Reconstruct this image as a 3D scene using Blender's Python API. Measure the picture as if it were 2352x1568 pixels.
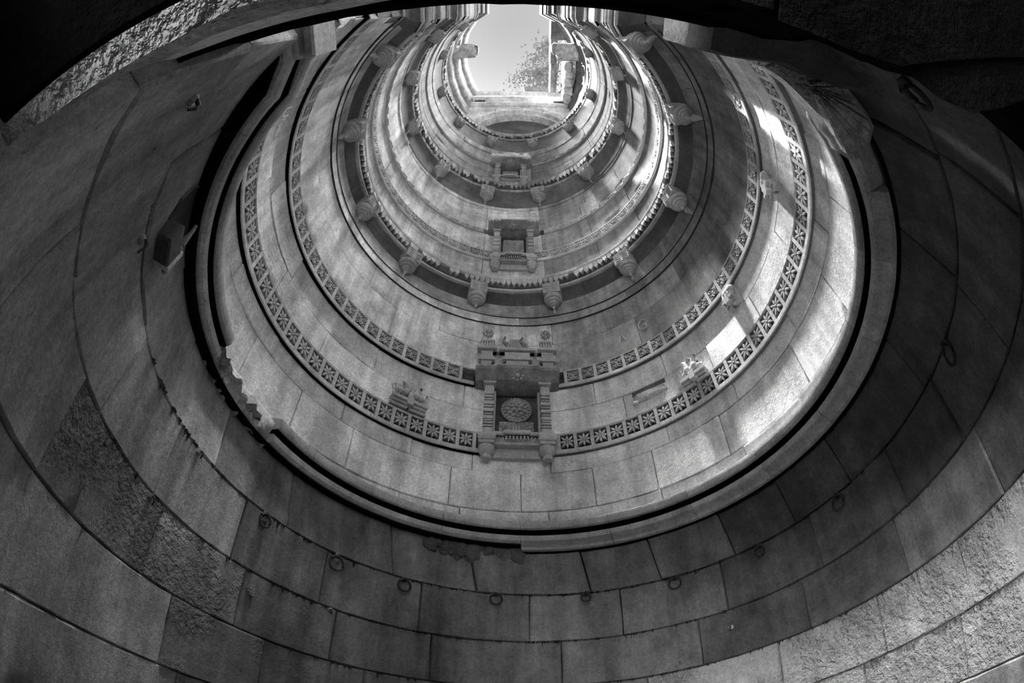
import bpy, math, random
import numpy as np
from mathutils import Vector, Matrix
random.seed(7)
sc = bpy.context.scene
for o in list(bpy.data.objects): bpy.data.objects.remove(o)
COL = sc.collection
R_ = math.radians
S = 2.5            # metres per survey unit (radius of the lowest cornice)
ZC = 1.6           # eye height above the floor of the well
# ------------------------------------------------------------------ camera
cd = bpy.data.cameras.new('camera'); cam = bpy.data.objects.new('camera', cd); COL.objects.link(cam); sc.camera = cam
cd.type = 'PANO'; cd.panorama_type = 'FISHEYE_EQUISOLID'
cd.sensor_width = 36; cd.sensor_height = 24; cd.sensor_fit = 'HORIZONTAL'
cd.fisheye_lens = 1045.6 * 36 / 2352; cd.fisheye_fov = R_(230)
cd.clip_start = 0.01
cam.location = (0, 0, ZC)
cam.matrix_world = Matrix.Translation((0, 0, ZC)) @ Matrix.Rotation(R_(90 + 47.976), 4, 'X') @ Matrix.Rotation(R_(0.834), 4, 'Z')
# ------------------------------------------------------------------ light
sc.view_settings.view_transform = 'Standard'; sc.view_settings.look = 'None'
sc.view_settings.gamma = 1; sc.view_settings.use_curve_mapping = False
sc.view_settings.exposure = 0.08
w = bpy.data.worlds.new('sky'); sc.world = w; w.use_nodes = True
nt = w.node_tree; nt.nodes.clear()
tc = nt.nodes.new('ShaderNodeTexCoord'); sx = nt.nodes.new('ShaderNodeSeparateXYZ')
cr = nt.nodes.new('ShaderNodeValToRGB'); bg = nt.nodes.new('ShaderNodeBackground'); wo = nt.nodes.new('ShaderNodeOutputWorld')
nt.links.new(tc.outputs['Generated'], sx.inputs[0]); nt.links.new(sx.outputs['Z'], cr.inputs[0])
e = cr.color_ramp.elements
e[0].position = 0.5; e[0].color = (.86, .86, .86, 1); e[1].position = 1.0; e[1].color = (.50, .50, .50, 1)
x = e.new(.978); x.color = (.84, .84, .84, 1)
nt.links.new(cr.outputs[0], bg.inputs[0]); bg.inputs[1].default_value = 1.06; nt.links.new(bg.outputs[0], wo.inputs[0])
def sun(name, toward, elev, energy, angle):
    l = bpy.data.lights.new(name, 'SUN'); l.energy = energy; l.angle = R_(angle)
    o = bpy.data.objects.new(name, l); COL.objects.link(o)
    a = R_(toward); el = R_(elev)
    d = Vector((math.sin(a)*math.cos(el), math.cos(a)*math.cos(el), -math.sin(el)))
    o.rotation_euler = d.to_track_quat('-Z', 'Y').to_euler(); o.location = (0, 2, 40); return o
sun('sun', 97, 74.2, 80.0, 0.53)
sun('steep_soft_sun', 90, 82, 18.0, 5)  # second sun lamp, softer and steeper than the first
sun('overhead_fill', 0, 88.5, 2.0, 26)  # added broad fill straight down the shaft
sun('left_wall_fill', -80, 77, 16.0, 16)  # added fill to brighten the left walls
def area(name, loc, target, sx_, sy_, power, spread=180):
    l = bpy.data.lights.new(name, 'AREA'); l.shape = 'RECTANGLE'; l.size = sx_; l.size_y = sy_; l.energy = power; l.spread = R_(spread)
    o = bpy.data.objects.new(name, l); COL.objects.link(o); o.location = loc
    o.rotation_euler = (Vector(target) - Vector(loc)).to_track_quat('-Z', 'Y').to_euler(); return o
# daylight of the stepped court reaching the well through the passage behind the viewer; the side lamp is added fill
area('passage_daylight', (-1.9, -7.5, 0.6), (2.4, 2.6, 1.5), 1.8, 1.0, 500, 110)
area('passage_side_fill', (-1.45, -1.75, 1.66), (2.9, 2.4, 1.0), .5, .3, 48, 60)  # unseen lamp added to brighten the lower right wall; no opening here
area('gallery_daylight', (0.1, -5.2, ZC + 2.2*S), (0.1, 3, ZC + 1.7*S), 2.0, 5.0, 50)
# ------------------------------------------------------------------ materials
def stone(name, base, var=.35, bump=.35, pit=.0, scale=1.0, streak=.25, rough=.92):
    if base < .02: spec = 0
    else: spec = .15
    m = bpy.data.materials.new(name); m.use_nodes = True; n = m.node_tree.nodes; L = m.node_tree.links
    b = n['Principled BSDF']; b.inputs['Roughness'].default_value = rough
    b.inputs['Specular IOR Level'].default_value = spec
    g = n.new('ShaderNodeNewGeometry')
    def noise(sc_, det, vec=None, ro=.6):
        t = n.new('ShaderNodeTexNoise'); t.inputs['Scale'].default_value = sc_; t.inputs['Detail'].default_value = det
        t.inputs['Roughness'].default_value = ro; L.new(vec if vec else g.outputs['Position'], t.inputs['Vector']); return t.outputs['Fac']
    def rmap(src, a0, a1, b0, b1):
        r = n.new('ShaderNodeMapRange'); r.inputs[1].default_value = a0; r.inputs[2].default_value = a1
        r.inputs[3].default_value = b0; r.inputs[4].default_value = b1; L.new(src, r.inputs[0]); return r.outputs[0]
    def mul(a, c):
        k = n.new('ShaderNodeMath'); k.operation = 'MULTIPLY'; L.new(a, k.inputs[0])
        if isinstance(c, (int, float)): k.inputs[1].default_value = c
        else: L.new(c, k.inputs[1])
        return k.outputs[0]
    def add(a, c):
        k = n.new('ShaderNodeMath'); k.operation = 'ADD'; L.new(a, k.inputs[0]); L.new(c, k.inputs[1]); return k.outputs[0]
    big = rmap(noise(.9*scale, 5), .3, .7, 1-var, 1+var)
    mid = rmap(noise(5*scale, 8, ro=.7), .3, .7, 1-var*.7, 1+var*.7)
    mp = n.new('ShaderNodeMapping'); mp.inputs['Scale'].default_value = (4, 4, .35); L.new(g.outputs['Position'], mp.inputs[0])
    st = rmap(noise(1.2*scale, 6, mp.outputs[0]), .35, .7, 1+streak*.5, 1-streak)
    fine = mul(rmap(noise(34, 4, ro=.85), .3, .7, .68, 1.32), rmap(noise(120, 2, ro=.8), .3, .7, .82, 1.18))
    oi = n.new('ShaderNodeObjectInfo'); rnd = rmap(oi.outputs['Random'], 0, 1, .88, 1.12)
    v = mul(mul(mul(mul(mul(big, mid), st), fine), rnd), base)
    # pale lime patches
    pat = rmap(noise(1.7*scale, 9, ro=.65), .60, .68, 0, .45*var)
    v = add(v, mul(pat, base))
    v = mul(v, rmap(noise(19*scale, 5, ro=.8), .30, .40, .45, 1))
    c = n.new('ShaderNodeCombineColor'); [L.new(v, c.inputs[i]) for i in range(3)]
    L.new(c.outputs[0], b.inputs['Base Color'])
    hgt = add(mul(noise(28, 6, ro=.75), .5), add(mul(noise(7, 8, ro=.7), .8), mul(noise(95, 3, ro=.7), .28)))
    if pit:
        p1 = rmap(noise(16, 3, ro=.5), .42, .62, 0, 1); p2 = rmap(noise(42, 3), .4, .6, 0, 1)
        msk = rmap(noise(1.1, 2), .42, .56, 0, 1)
        hgt = add(hgt, mul(mul(add(p1, mul(p2, .5)), msk), pit))
    bp = n.new('ShaderNodeBump'); bp.inputs['Strength'].default_value = bump; bp.inputs['Distance'].default_value = .03
    L.new(hgt, bp.inputs['Height']); L.new(bp.outputs[0], b.inputs['Normal'])
    return m
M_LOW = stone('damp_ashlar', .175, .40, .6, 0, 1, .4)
M_PECK = stone('pecked_ashlar', .28, .35, .9, 2.0, 1, .25)
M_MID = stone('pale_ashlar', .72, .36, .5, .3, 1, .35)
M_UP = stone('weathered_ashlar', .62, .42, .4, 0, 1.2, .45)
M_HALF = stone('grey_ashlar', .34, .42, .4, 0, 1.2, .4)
M_LEFT = stone('lit_damp_ashlar', .34, .38, .6, 0, 1, .4)  # lower ashlar with the left-hand light put into its colour
M_SHADE_DAMP = stone('shaded_damp_ashlar', .11, .45, .6, 0, 1, .3)  # shade of the lower right wall put into the colour; damp crusts share it
M_DRK = stone('shaded_stained_ashlar', .19, .42, .4, 0, 1.2, .4)  # stain, and the shade of the right walls, put into one colour
M_TRIM = stone('moulded_stone', .46, .22, .3, 0, 1.3, .2)
M_SOFF = stone('shade_dark_stone', .10, .35, .3, 0, 1.3, .1)  # shade of recesses and undersides put into the colour
M_ROUGH = stone('broken_stone', .55, .35, 1.0, 1.2, 1.5, .1)
M_CARV = stone('carved_stone', .42, .2, .2, 0, 2, .15)
M_LINT = stone('lintel_stone', .09, .3, .8, .8, 1.2, .1)
M_SHADE = stone('shade_black_stone', .008, .4, .6, 0, 1.2, .1)  # deep shade of ceiling, lintel and undersides put into the colour
M_PECKR = stone('lit_pecked_ashlar', .42, .3, .9, 2.0, 1, .2)  # pecked ashlar with the right-hand daylight put into its colour
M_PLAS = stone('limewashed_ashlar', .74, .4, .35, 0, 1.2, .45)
M_LROUGH = stone('scabbled_lintel', .60, .35, 1.0, 1.5, 1.6, .1)
M_LTRIM = stone('pale_lintel', .82, .3, .4, 0, 1.3, .2)
M_RTOP = stone('fractured_pale_stone', .75, .3, 1.0, 1.0, 2, .5)
M_COVE = stone('grey_cove_stone', .14, .35, .3, 0, 1.3, .2)
M_CORE = stone('joint_mortar', .05, .3, .4)
M_TOP = stone('pale_limestone', .72, .38, .25, 0, 1.5, .25)
M_IRON = stone('rusted_iron', .045, .3, .4, 0, 4, 0, .7)
M_LEAF = stone('leaf', .22, .2, .05)
M_CHALK = stone('chalk', .98, .15, .1, 0, 3, 0)
M_WET = stone('wet_floor', .06, .3, .2, 0, 1, 0, .4)
M_BLOCKER = stone('sun_blocker_stone', .3, .2, .2)
# ------------------------------------------------------------------ geometry helpers
AX, AY = .0413, .9070
HK = [.556, .819, .910, .935, 1.304, 1.758, 2.40, 2.679, 4.643, 6.59]
DX = [.118, .069, .066, .024, .019, .014, .008, -.026, -.044, -.032]
DY = [.023, .030, .028, -.020, -.025, -.032, -.026, .019, .006, .002]
def cen(h): return AX + float(np.interp(h, HK, DX)), AY + float(np.interp(h, HK, DY))
def U(x, y, h): return (x*S, y*S, ZC + h*S)
R0 = 1.06
def path(s, R, h, pe=146.5):
    """a point on the shaft: s degrees round from the wall opposite the viewer; past +-pe the wall turns the corner and runs back as a jamb"""
    cx, cy = cen(h); a = abs(s); sg = 1 if s >= 0 else -1
    if a <= pe: return U(cx + R*math.sin(R_(s)), cy + R*math.cos(R_(s)), h)
    t = R_(a - pe)*R0
    return U(cx + sg*(R0*math.sin(R_(pe)) + (R - R0)), cy + R0*math.cos(R_(pe)) - t, h)
def ploc(p):
    v = Vector((0, 0, 0))
    while p is not None: v += p.location; p = p.parent
    return v
def mk(name, V, F, mat, parent=None, ang=40, local=False):
    me = bpy.data.meshes.new(name)
    if parent is not None and not local:
        l = ploc(parent); V = [(v[0]-l.x, v[1]-l.y, v[2]-l.z) for v in V]
    me.from_pydata([tuple(v) for v in V], [], F); me.materials.append(mat)
    me.polygons.foreach_set('use_smooth', [True]*len(me.polygons)); me.update()
    try: me.set_sharp_from_angle(angle=R_(ang))
    except Exception: pass
    o = bpy.data.objects.new(name, me); COL.objects.link(o)
    if parent is not None: o.parent = parent
    return o
def empty(name, loc=(0, 0, 0), rz=0):
    o = bpy.data.objects.new(name, None); COL.objects.link(o); o.location = loc; o.rotation_euler = (0, 0, rz); o.empty_display_size = .1; return o
def struct(name, loc=(0, 0, 0)):
    o = empty(name, loc); o['kind'] = 'structure'; return o
def tag(o, label, cat, group=None):
    o['label'] = label; o['category'] = cat
    if group: o['group'] = group
    return o
class MB:
    def __init__(s): s.V = []; s.F = []
    def add(s, V, F):
        n = len(s.V); s.V += [tuple(v) for v in V]; s.F += [tuple(i+n for i in f) for f in F]; return s
    def box(s, x0, x1, y0, y1, z0, z1, b=0):
        V = []
        if b <= 0:
            V = [(x, y, z) for z in (z0, z1) for x, y in ((x0, y0), (x1, y0), (x1, y1), (x0, y1))]
            return s.add(V, [(3, 2, 1, 0), (4, 5, 6, 7)] + [(i, (i+1) % 4, (i+1) % 4+4, i+4) for i in range(4)])
        b = min(b, (x1-x0)*.45, (y1-y0)*.45, (z1-z0)*.45)
        for z, d in ((z0, b), (z0+b, 0), (z1-b, 0), (z1, b)):
            V += [(x0+d, y0+d, z), (x1-d, y0+d, z), (x1-d, y1-d, z), (x0+d, y1-d, z)]
        F = [(3, 2, 1, 0), (12, 13, 14, 15)]
        for k in range(3): F += [(k*4+i, k*4+(i+1) % 4, k*4+4+(i+1) % 4, k*4+4+i) for i in range(4)]
        return s.add(V, F)
    def lathe(s, prof, n=14, c=(0, 0, 0), sq=1.0, half=False):
        """prof: (radius, z) from bottom up, about a vertical axis"""
        V = []; F = []
        for r, z in prof:
            for k in range(n):
                a = 2*math.pi*k/n; V.append((c[0]+r*math.cos(a), c[1]+sq*r*math.sin(a), c[2]+z))
        for j in range(len(prof)-1):
            F += [(j*n+k, j*n+(k+1) % n, (j+1)*n+(k+1) % n, (j+1)*n+k) for k in range(n)]
        F += [tuple(range(n-1, -1, -1)), tuple((len(prof)-1)*n+k for k in range(n))]
        return s.add(V, F)
    def ball(s, c, r, n=8, m=5, rot=None):
        if isinstance(r, (int, float)): r = (r, r, r)
        V = [Vector((0, 0, -r[2]))]; F = []
        for j in range(1, m):
            t = math.pi*j/m - math.pi/2
            for k in range(n):
                a = 2*math.pi*k/n; V.append(Vector((r[0]*math.cos(t)*math.cos(a), r[1]*math.cos(t)*math.sin(a), r[2]*math.sin(t))))
        V.append(Vector((0, 0, r[2])))
        F += [(0, 1+(k+1) % n, 1+k) for k in range(n)]
        for j in range(m-2): F += [(1+j*n+k, 1+j*n+(k+1) % n, 1+(j+1)*n+(k+1) % n, 1+(j+1)*n+k) for k in range(n)]
        t = len(V)-1; F += [(t, 1+(m-2)*n+k, 1+(m-2)*n+(k+1) % n) for k in range(n)]
        if rot: V = [rot @ v for v in V]
        return s.add([(v.x+c[0], v.y+c[1], v.z+c[2]) for v in V], F)
    def tube(s, P, r, n=6, closed=False, r1=None):
        P = [Vector(p) for p in P]; N = len(P); V = []; F = []
        for i, p in enumerate(P):
            if closed: d = P[(i+1) % N]-P[i-1]
            else: d = P[min(i+1, N-1)]-P[max(i-1, 0)]
            d.normalize(); up = Vector((0, 0, 1)) if abs(d.z) < .9 else Vector((1, 0, 0))
            a = d.cross(up).normalized(); b = d.cross(a)
            rr = r if r1 is None else r+(r1-r)*i/max(1, N-1)
            for k in range(n):
                t = 2*math.pi*k/n; V.append(p+a*rr*math.cos(t)+b*rr*math.sin(t))
        for i in range(N if closed else N-1):
            j = (i+1) % N; F += [(i*n+k, i*n+(k+1) % n, j*n+(k+1) % n, j*n+k) for k in range(n)]
        if not closed: F += [tuple(range(n-1, -1, -1)), tuple((N-1)*n+k for k in range(n))]
        return s.add(V, F)
    def build(s, name, mat, parent=None, ang=40, local=True): return mk(name, s.V, s.F, mat, parent, ang, local)
def block(parent, s0, s1, h0, h1, R, mat, gap=.0022, depth=.14, jit=.0015, cham=.006, pe=146.5, proud=.004, name='stone_block', hole=None):
    rnd = random.Random(int((s0*131+s1*17+h0*977)*100))
    dR = rnd.uniform(-proud, proud); ga = math.degrees(gap/R); ca = math.degrees(cham/R)
    tiltv = rnd.uniform(-proud, proud)*.6; tilth = rnd.uniform(-proud, proud)*.6
    a0, a1, b0, b1 = s0+ga, s1-ga, h0+gap, h1-gap
    nx = max(2, int(math.ceil((a1-a0)/3.0))); nz = 3
    xs = [a0]+[a0+ca+(a1-a0-2*ca)*i/nx for i in range(nx+1)]+[a1]
    zs = [b0]+[b0+cham+(b1-b0-2*cham)*i/nz for i in range(nz+1)]+[b1]
    V = []; F = []; W = len(xs); H = len(zs)
    for j, z in enumerate(zs):
        for i, x in enumerate(xs):
            ed = i in (0, W-1) or j in (0, H-1)
            fx = (x-a0)/(a1-a0)-.5; fz = (z-b0)/(b1-b0)-.5
            r = R+dR+tilth*fx+tiltv*fz+rnd.uniform(-jit, jit)+(cham*.9+rnd.uniform(0, jit*2) if ed else 0)
            V.append(path(x+rnd.uniform(-.09, .09), r, z+(rnd.uniform(-.0012, .0012) if ed or j in (1, H-2) else 0), pe))
    for j in range(H-1):
        for i in range(W-1): F.append((j*W+i, (j+1)*W+i, (j+1)*W+i+1, j*W+i+1))
    ring = [i for i in range(W)]+[j*W+W-1 for j in range(1, H)]+[(H-1)*W+i for i in range(W-2, -1, -1)]+[j*W for j in range(H-2, 0, -1)]
    n0 = len(V)
    for k in ring:
        j, i = divmod(k, W); V.append(path(xs[i], R+depth, zs[j], pe))
    n = len(ring)
    for k in range(n): F.append((ring[k], ring[(k+1) % n], n0+(k+1) % n, n0+k))
    return mk(name, V, F, mat, parent, 35)
def sweep(parent, name, prof, s0, s1, mat, step=2.5, pe=146.5, jag=0, seed=0, ang=30, kind=None):
    """a closed (R,h) profile carried round the shaft from s0 to s1"""
    rnd = random.Random(seed+int(s0*10)); n = max(1, int(math.ceil((s1-s0)/step))); V = []; F = []; k = len(prof)
    for i in range(n+1):
        s = s0+(s1-s0)*i/n
        for (R, h) in prof:
            V.append(path(s+(rnd.uniform(-jag, jag)*20 if i in (0, n) else 0), R+(rnd.uniform(-jag, jag) if R < 1.15 else 0), h+(rnd.uniform(-jag, jag) if R < 1.15 else 0), pe))
    for i in range(n):
        for j in range(k):
            j2 = (j+1) % k; F.append((i*k+j, i*k+j2, (i+1)*k+j2, (i+1)*k+j))
    F.append(tuple(range(k-1, -1, -1))); F.append(tuple(n*k+j for j in range(k)))
    F = [f[::-1] for f in F]
    o = mk(name, V, F, mat, parent, ang)
    if kind: o['kind'] = kind
    return o
def core(parent, h0, h1, R, s0=-176, s1=176, pe=146.5):
    prof = [(R, h0), (R, h1), (R+.12, h1), (R+.12, h0)]
    return sweep(parent, 'mortar_core', prof, s0, s1, M_CORE, 4, pe)
def frame_at(phi, R, h):
    """world matrix whose x runs along the wall to the right, y into the wall, z up"""
    cx, cy = cen(h); a = R_(phi); p = Vector(U(cx+R*math.sin(a), cy+R*math.cos(a), h))
    m = Matrix(((math.cos(a), math.sin(a), 0), (-math.sin(a), math.cos(a), 0), (0, 0, 1))).to_4x4(); m.translation = p
    return p, -a, m
def course(parent, joints, h0, h1, R, mat, lo, hi, **kw):
    skip = kw.pop('skip', None); js = [j for j in joints if lo < j < hi and not (skip and skip[0]-2 < j < skip[1]+2)]
    js = [lo]+sorted(js+(list(skip) if skip else []))+[hi]
    for a, b in zip(js, js[1:]):
        if skip and a == skip[0]: continue
        m = mat(a, b) if callable(mat) else mat
        block(parent, a, b, h0, h1, R, m, **kw)
def fill(js, lo, hi, step, seed):
    """keeps the surveyed joints and fills the gaps with joints about a step apart"""
    rnd = random.Random(seed); js = sorted(js); out = []; pts = [lo]+js+[hi]
    for a, b in zip(pts, pts[1:]):
        n = max(1, round((b-a)/step))
        for i in range(1, n): out.append(a+(b-a)*i/n+rnd.uniform(-2, 2))
    return sorted(js+out)
# ------------------------------------------------------------------ floor
fl = MB(); n = 40
fl.add([U(AX+.1, AY, -.64)]+[U(AX+.1+1.5*math.sin(2*math.pi*k/n), AY+1.5*math.cos(2*math.pi*k/n), -.64) for k in range(n)], [(0, 1+(k+1) % n, 1+k) for k in range(n)])
o = fl.build('floor', M_WET, None, local=False); o['kind'] = 'structure'
pf = MB().box(-1.0*S, 1.2*S, -3.6*S, .05*S, ZC-.72*S, ZC-.62*S); o = pf.build('floor', M_WET, None, local=False); o['kind'] = 'structure'
# ------------------------------------------------------------------ the lowest, recessed wall: pecked and dressed ashlar
RW = 1.059
wl = struct('wall_bottom')
LO, HI = -152, 168
PE2 = 179
def lowmat(a, b): return M_SHADE_DAMP if (a+b)/2 > 44 else (M_LEFT if (a+b)/2 < -82 else M_LOW)  # stone tone carries the light: lit left, shaded right
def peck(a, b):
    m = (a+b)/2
    return M_PECKR if m > 35 else (M_PECK if -95 < m < -55 else (M_LEFT if m < -90 else M_LOW))  # right-hand blocks paler: daylight there is put into the tone
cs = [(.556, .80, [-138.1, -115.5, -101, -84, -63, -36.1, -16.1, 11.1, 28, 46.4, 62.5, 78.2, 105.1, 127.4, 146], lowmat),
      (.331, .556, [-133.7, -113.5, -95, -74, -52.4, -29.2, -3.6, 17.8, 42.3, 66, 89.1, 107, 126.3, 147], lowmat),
      (.118, .331, [-140.2, -120, -109.7, -92.0, -70, -48, -25.8, 3.6, 35, 60, 84.6, 110.4, 135], lambda a, b: M_PECK if -120 < (a+b)/2 < -60 else (M_SHADE_DAMP if 40 < (a+b)/2 < 76 or (a+b)/2 > 110 else (M_LEFT if (a+b)/2 < -115 else M_LOW))),
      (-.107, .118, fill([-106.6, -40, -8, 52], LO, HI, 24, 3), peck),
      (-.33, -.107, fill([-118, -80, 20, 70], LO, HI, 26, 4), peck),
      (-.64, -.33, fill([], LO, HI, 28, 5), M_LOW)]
LAMP = (-138.1, -115.5)
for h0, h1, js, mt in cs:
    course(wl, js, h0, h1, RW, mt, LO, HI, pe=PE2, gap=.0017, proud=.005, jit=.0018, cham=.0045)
core(wl, -.66, .9, RW+.11, LO-2, HI+2, PE2)
# ------------------------------------------------------------------ first cornice (broken in places)
PA = 146.5
t1 = struct('trim_1')
def cornA(a, b, low=True, jag=0.0006):
    prof = [(1.2, .772)]
    if low: prof += [(1.045, .772), (1.034, .778), (1.030, .790), (1.014, .803)]
    else: prof += [(1.07, .800), (1.014, .803)]
    prof += [(1.002, .812), (1.0, .818), (1.0, .836), (1.010, .842), (1.048, .845), (1.048, .860), (.990, .863), (.983, .868), (.980, .876), (.981, .902), (.992, .908), (1.2, .93)]
    return sweep(t1, 'cornice_stone', prof, a+.06, b-.06, M_TRIM, 2.2, PA, jag, 3)
def rubble(a, b, seed):
    prof = [(1.2, .772), (1.07, .79), (1.045, .80), (1.03, .82), (1.035, .845), (1.015, .865), (1.03, .89), (1.045, .91), (1.2, .93)]
    return sweep(t1, 'broken_cornice_stone', prof, a, b, M_ROUGH, 1.3, PA, .017, seed, 60)
for a, b in ((-155, -139), (-139, -122.5), (-122.5, -109), (-109, -97)): cornA(a, b, False)
for a_, b_ in ((-155, -110), (-110, -60), (-60, -3.4), (-3.4, 50), (50, 100), (100, 148)): sweep(t1, 'cornice_shade_strip', [(1.2, .7925 if b_ < 0 else .764), (1.030 if b_ < 0 else 1.052, .7925 if b_ < 0 else .764), (1.022 if b_ < 0 else 1.046, .8005 if b_ < 0 else .772), (1.2, .8005 if b_ < 0 else .772)], a_, b_, M_SHADE, 2.5, PA)  # black strip painting the deep shade under the cornice
for a_, b_ in ((-155, -97), (-73.5, 0), (0, 75), (75, 148)): sweep(t1, 'groove_shade_strip', [(1.07, .8555), (1.004, .8575), (.9945, .8618), (1.07, .8618)], a_, b_, M_SHADE, 2.5, PA)  # black strip painting the shade inside the groove
rubble(-97, -85, 5); rubble(-85, -73.5, 9)
for a, b in ((-73.5, -64), (-64, -44), (-44, -24), (-24, -3.4)): cornA(a, b, False)
for a, b in ((-3.4, 20), (20, 42), (42, 63), (63, 83), (83, 104), (104, 121), (121, 134)): cornA(a, b, True)
cornA(134, 148, False)
# ------------------------------------------------------------------ ashlar between the first cornice and the flower band
wm = struct('wall_lower')
E0, E1 = -171, 171
course(wm, fill([-87, -60, -31.3, -15.8, 6.3, 34.9, 58], E0, E1, 20, 6), .90, .985, 1.098, M_MID, E0, E1, jit=.001, gap=.0013, cham=.003)
course(wm, fill([-106, -80, -46, -18.8, -.4, 18.5, 54.3, 80], E0, E1, 19, 7), .985, 1.203, 1.099, M_MID, E0, E1, jit=.001, gap=.0013, cham=.003)
course(wm, fill([-95, -50, 7.6, 40, 83.9], E0, E1, 22, 8), 1.203, 1.312, 1.100, M_MID, E0, E1, jit=.001, gap=.0013, cham=.003)
core(wm, .86, 1.45, 1.20)
# ------------------------------------------------------------------ flower bands
def petal_mesh(kind):
    mb = MB(); L = .0405*S; d = .0045*S
    if kind == 'daisy':
        for k in range(8):
            a = math.pi/4*k+math.pi/8*0; l = L*(1.08 if k % 2 else .98); wd = .0064*S
            ca, sa = math.cos(a), math.sin(a)
            P = [(.006*S, 0, -.2), (l*.35, wd*.8, 0), (l*.62, wd, 0), (l, 0, -.1), (l*.62, -wd, 0), (l*.35, -wd*.8, 0)]
            fr = [(p[0]*ca-p[1]*sa, -d*.55, p[0]*sa+p[1]*ca) for p in P]
            bk = [(p[0]*ca-p[1]*sa, .012*S, p[0]*sa+p[1]*ca) for p in P]
            mid = [(l*.5*ca, -d, l*.5*sa)]
            n = 6; V = fr+bk+mid
            F = [(i, (i+1) % n, 12) for i in range(n)]+[((i+1) % n, i, n+i, n+(i+1) % n) for i in range(n)]
            mb.add(V, F)
        mb.ball((0, -d*.4, 0), (.0065*S, .005*S, .0065*S), 8, 4)
    else:
        for k in range(4):   # pointed leaves set in a lozenge round a bud
            a = math.pi/2*k+math.pi/4
            ca, sa = math.cos(a), math.sin(a)
            for sg in (1, -1):
                P = [(.004*S, 0), (.018*S, sg*.010*S), (.034*S, sg*.009*S), (.050*S, 0), (.03*S, sg*.003*S)]
                fr = [(p[0]*ca-p[1]*sa, -d*(.8-.1*i), p[0]*sa+p[1]*ca) for i, p in enumerate(P)]
                bk = [(v[0], .012*S, v[2]) for v in fr]
                mb.add(fr+bk, [(0, 1, 2, 3, 4), ]+[((i+1) % 5, i, 5+i, 5+(i+1) % 5) for i in range(5)])
        for k in range(4):
            a = math.pi/2*k; b = a+math.pi/2
            p = .032*S
            mb.tube([(p*math.cos(a), -d*.3, p*math.sin(a)), (p*.62*math.cos((a+b)/2), -d*.8, p*.62*math.sin((a+b)/2)), (p*math.cos(b), -d*.5, p*math.sin(b))], .0026*S, 4)
        mb.lathe([(.003*S, -.018*S), (.0075*S, -.006*S), (.006*S, .01*S), (.002*S, .02*S)], 8, (0, d*.6, 0))
    return mb
def flower_band(name, h0, h1, kind, offset, breaks, step=4.7, lo=-160, hi=160, Rf=1.079):
    t = struct(name)
    segs = [lo, -128, -98, -70, -43]+list(breaks)+[43, 70, 98, 128, hi]
    for a, b in zip(segs, segs[1:]):
        if (a, b) == tuple(breaks): continue
        sweep(t, 'lower_rail', [(1.2, h0), (Rf+.004, h0), (Rf, h0+.004), (Rf, h0+.024), (Rf+.004, h0+.027), (1.2, h0+.027)], a+.05, b-.05, M_TRIM, 2.35, jag=.0008)
        sweep(t, 'upper_rail', [(1.2, h1-.013), (Rf+.003, h1-.013), (Rf+.001, h1-.003), (1.2, h1+.006)], a+.05, b-.05, M_TRIM, 2.35, jag=.0006)
        sweep(t, 'band_shade_strip', [(1.2, h0-.004), (Rf+.008, h0-.004), (Rf+.006, h0+.0005), (1.2, h0+.0005)], a, b, M_SHADE if b < 0 else M_SOFF, 2.35)  # dark strip painting the shade under the band
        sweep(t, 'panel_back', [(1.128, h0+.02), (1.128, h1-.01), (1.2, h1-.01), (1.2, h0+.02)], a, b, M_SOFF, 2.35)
    hm = (h0+.027+h1-.013)/2; me = None
    s = offset
    pos = []
    while s > lo+4: s -= step
    while s < hi-2:
        pos.append(s); s += step
    mb = petal_mesh(kind)
    for s in pos:
        if breaks[0]-2.2 < s < breaks[1]+2.2 or abs(s) > 144: continue
        p, rz, m = frame_at(s, Rf+.004, hm)
        if me is None: o = mk('flower', mb.V, mb.F, M_CARV, None, 50, True); me = o.data
        else: o = bpy.data.objects.new('flower', me); COL.objects.link(o)
        o.parent = t; o.location = p; o.rotation_euler = (0, 0, rz)
        o.scale = (1, 1, (h1-h0-.04)/.0886)
    for s in pos:
        q = s-step/2
        if breaks[0]-1 < q < breaks[1]+1: continue
        sweep(t, 'band_post', [(1.125, h0+.02), (Rf+.001, h0+.02), (Rf+.001, h1-.008), (1.125, h1-.008)], q-.5, q+.5, M_TRIM, 1.2)
    return t
flower_band('trim_2', 1.303, 1.434, 'daisy', 12.6, (-10.9, 8.3))
for a_, b_ in ((-11.6, -10.9), (8.3, 10.1)): block(bpy.data.objects['trim_2'], a_, b_, 1.303, 1.436, 1.0795, M_TRIM, gap=.0006, cham=.002)
wb = struct('wall_middle')
course(wb, fill([-62, -28, 30, 58, 96], E0, E1, 24, 9), 1.436, 1.60, 1.097, M_MID, E0, E1, skip=(-8.2, 5.2), jit=.001, gap=.0013, cham=.003)
course(wb, fill([-80, -45, -17, 22, 44, 75, 108], E0, E1, 24, 10), 1.60, 1.763, 1.101, M_MID, E0, E1, skip=(-8.2, 5.2), jit=.001, gap=.0013, cham=.003)
core(wb, 1.42, 1.92, 1.20)
flower_band('trim_3', 1.759, 1.889, 'lotus', 16.4, (-14.4, 11.4))
def dm(a, b): m = (a+b)/2; return M_DRK if abs(m) > 143 else M_PLAS if m < -35 else M_UP if m < 20 else (M_HALF if m < 55 else M_DRK)  # darker stone to the right puts the shade there into the colour
wc = struct('wall_upper')
course(wc, fill([-100, -70, -44, -20, -14, 11.5, 40, 72, 104], E0, E1, 26, 11), 1.890, 2.14, 1.091, dm, E0, E1, jit=.001, proud=.0015, gap=.0004, cham=.0012)
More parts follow.
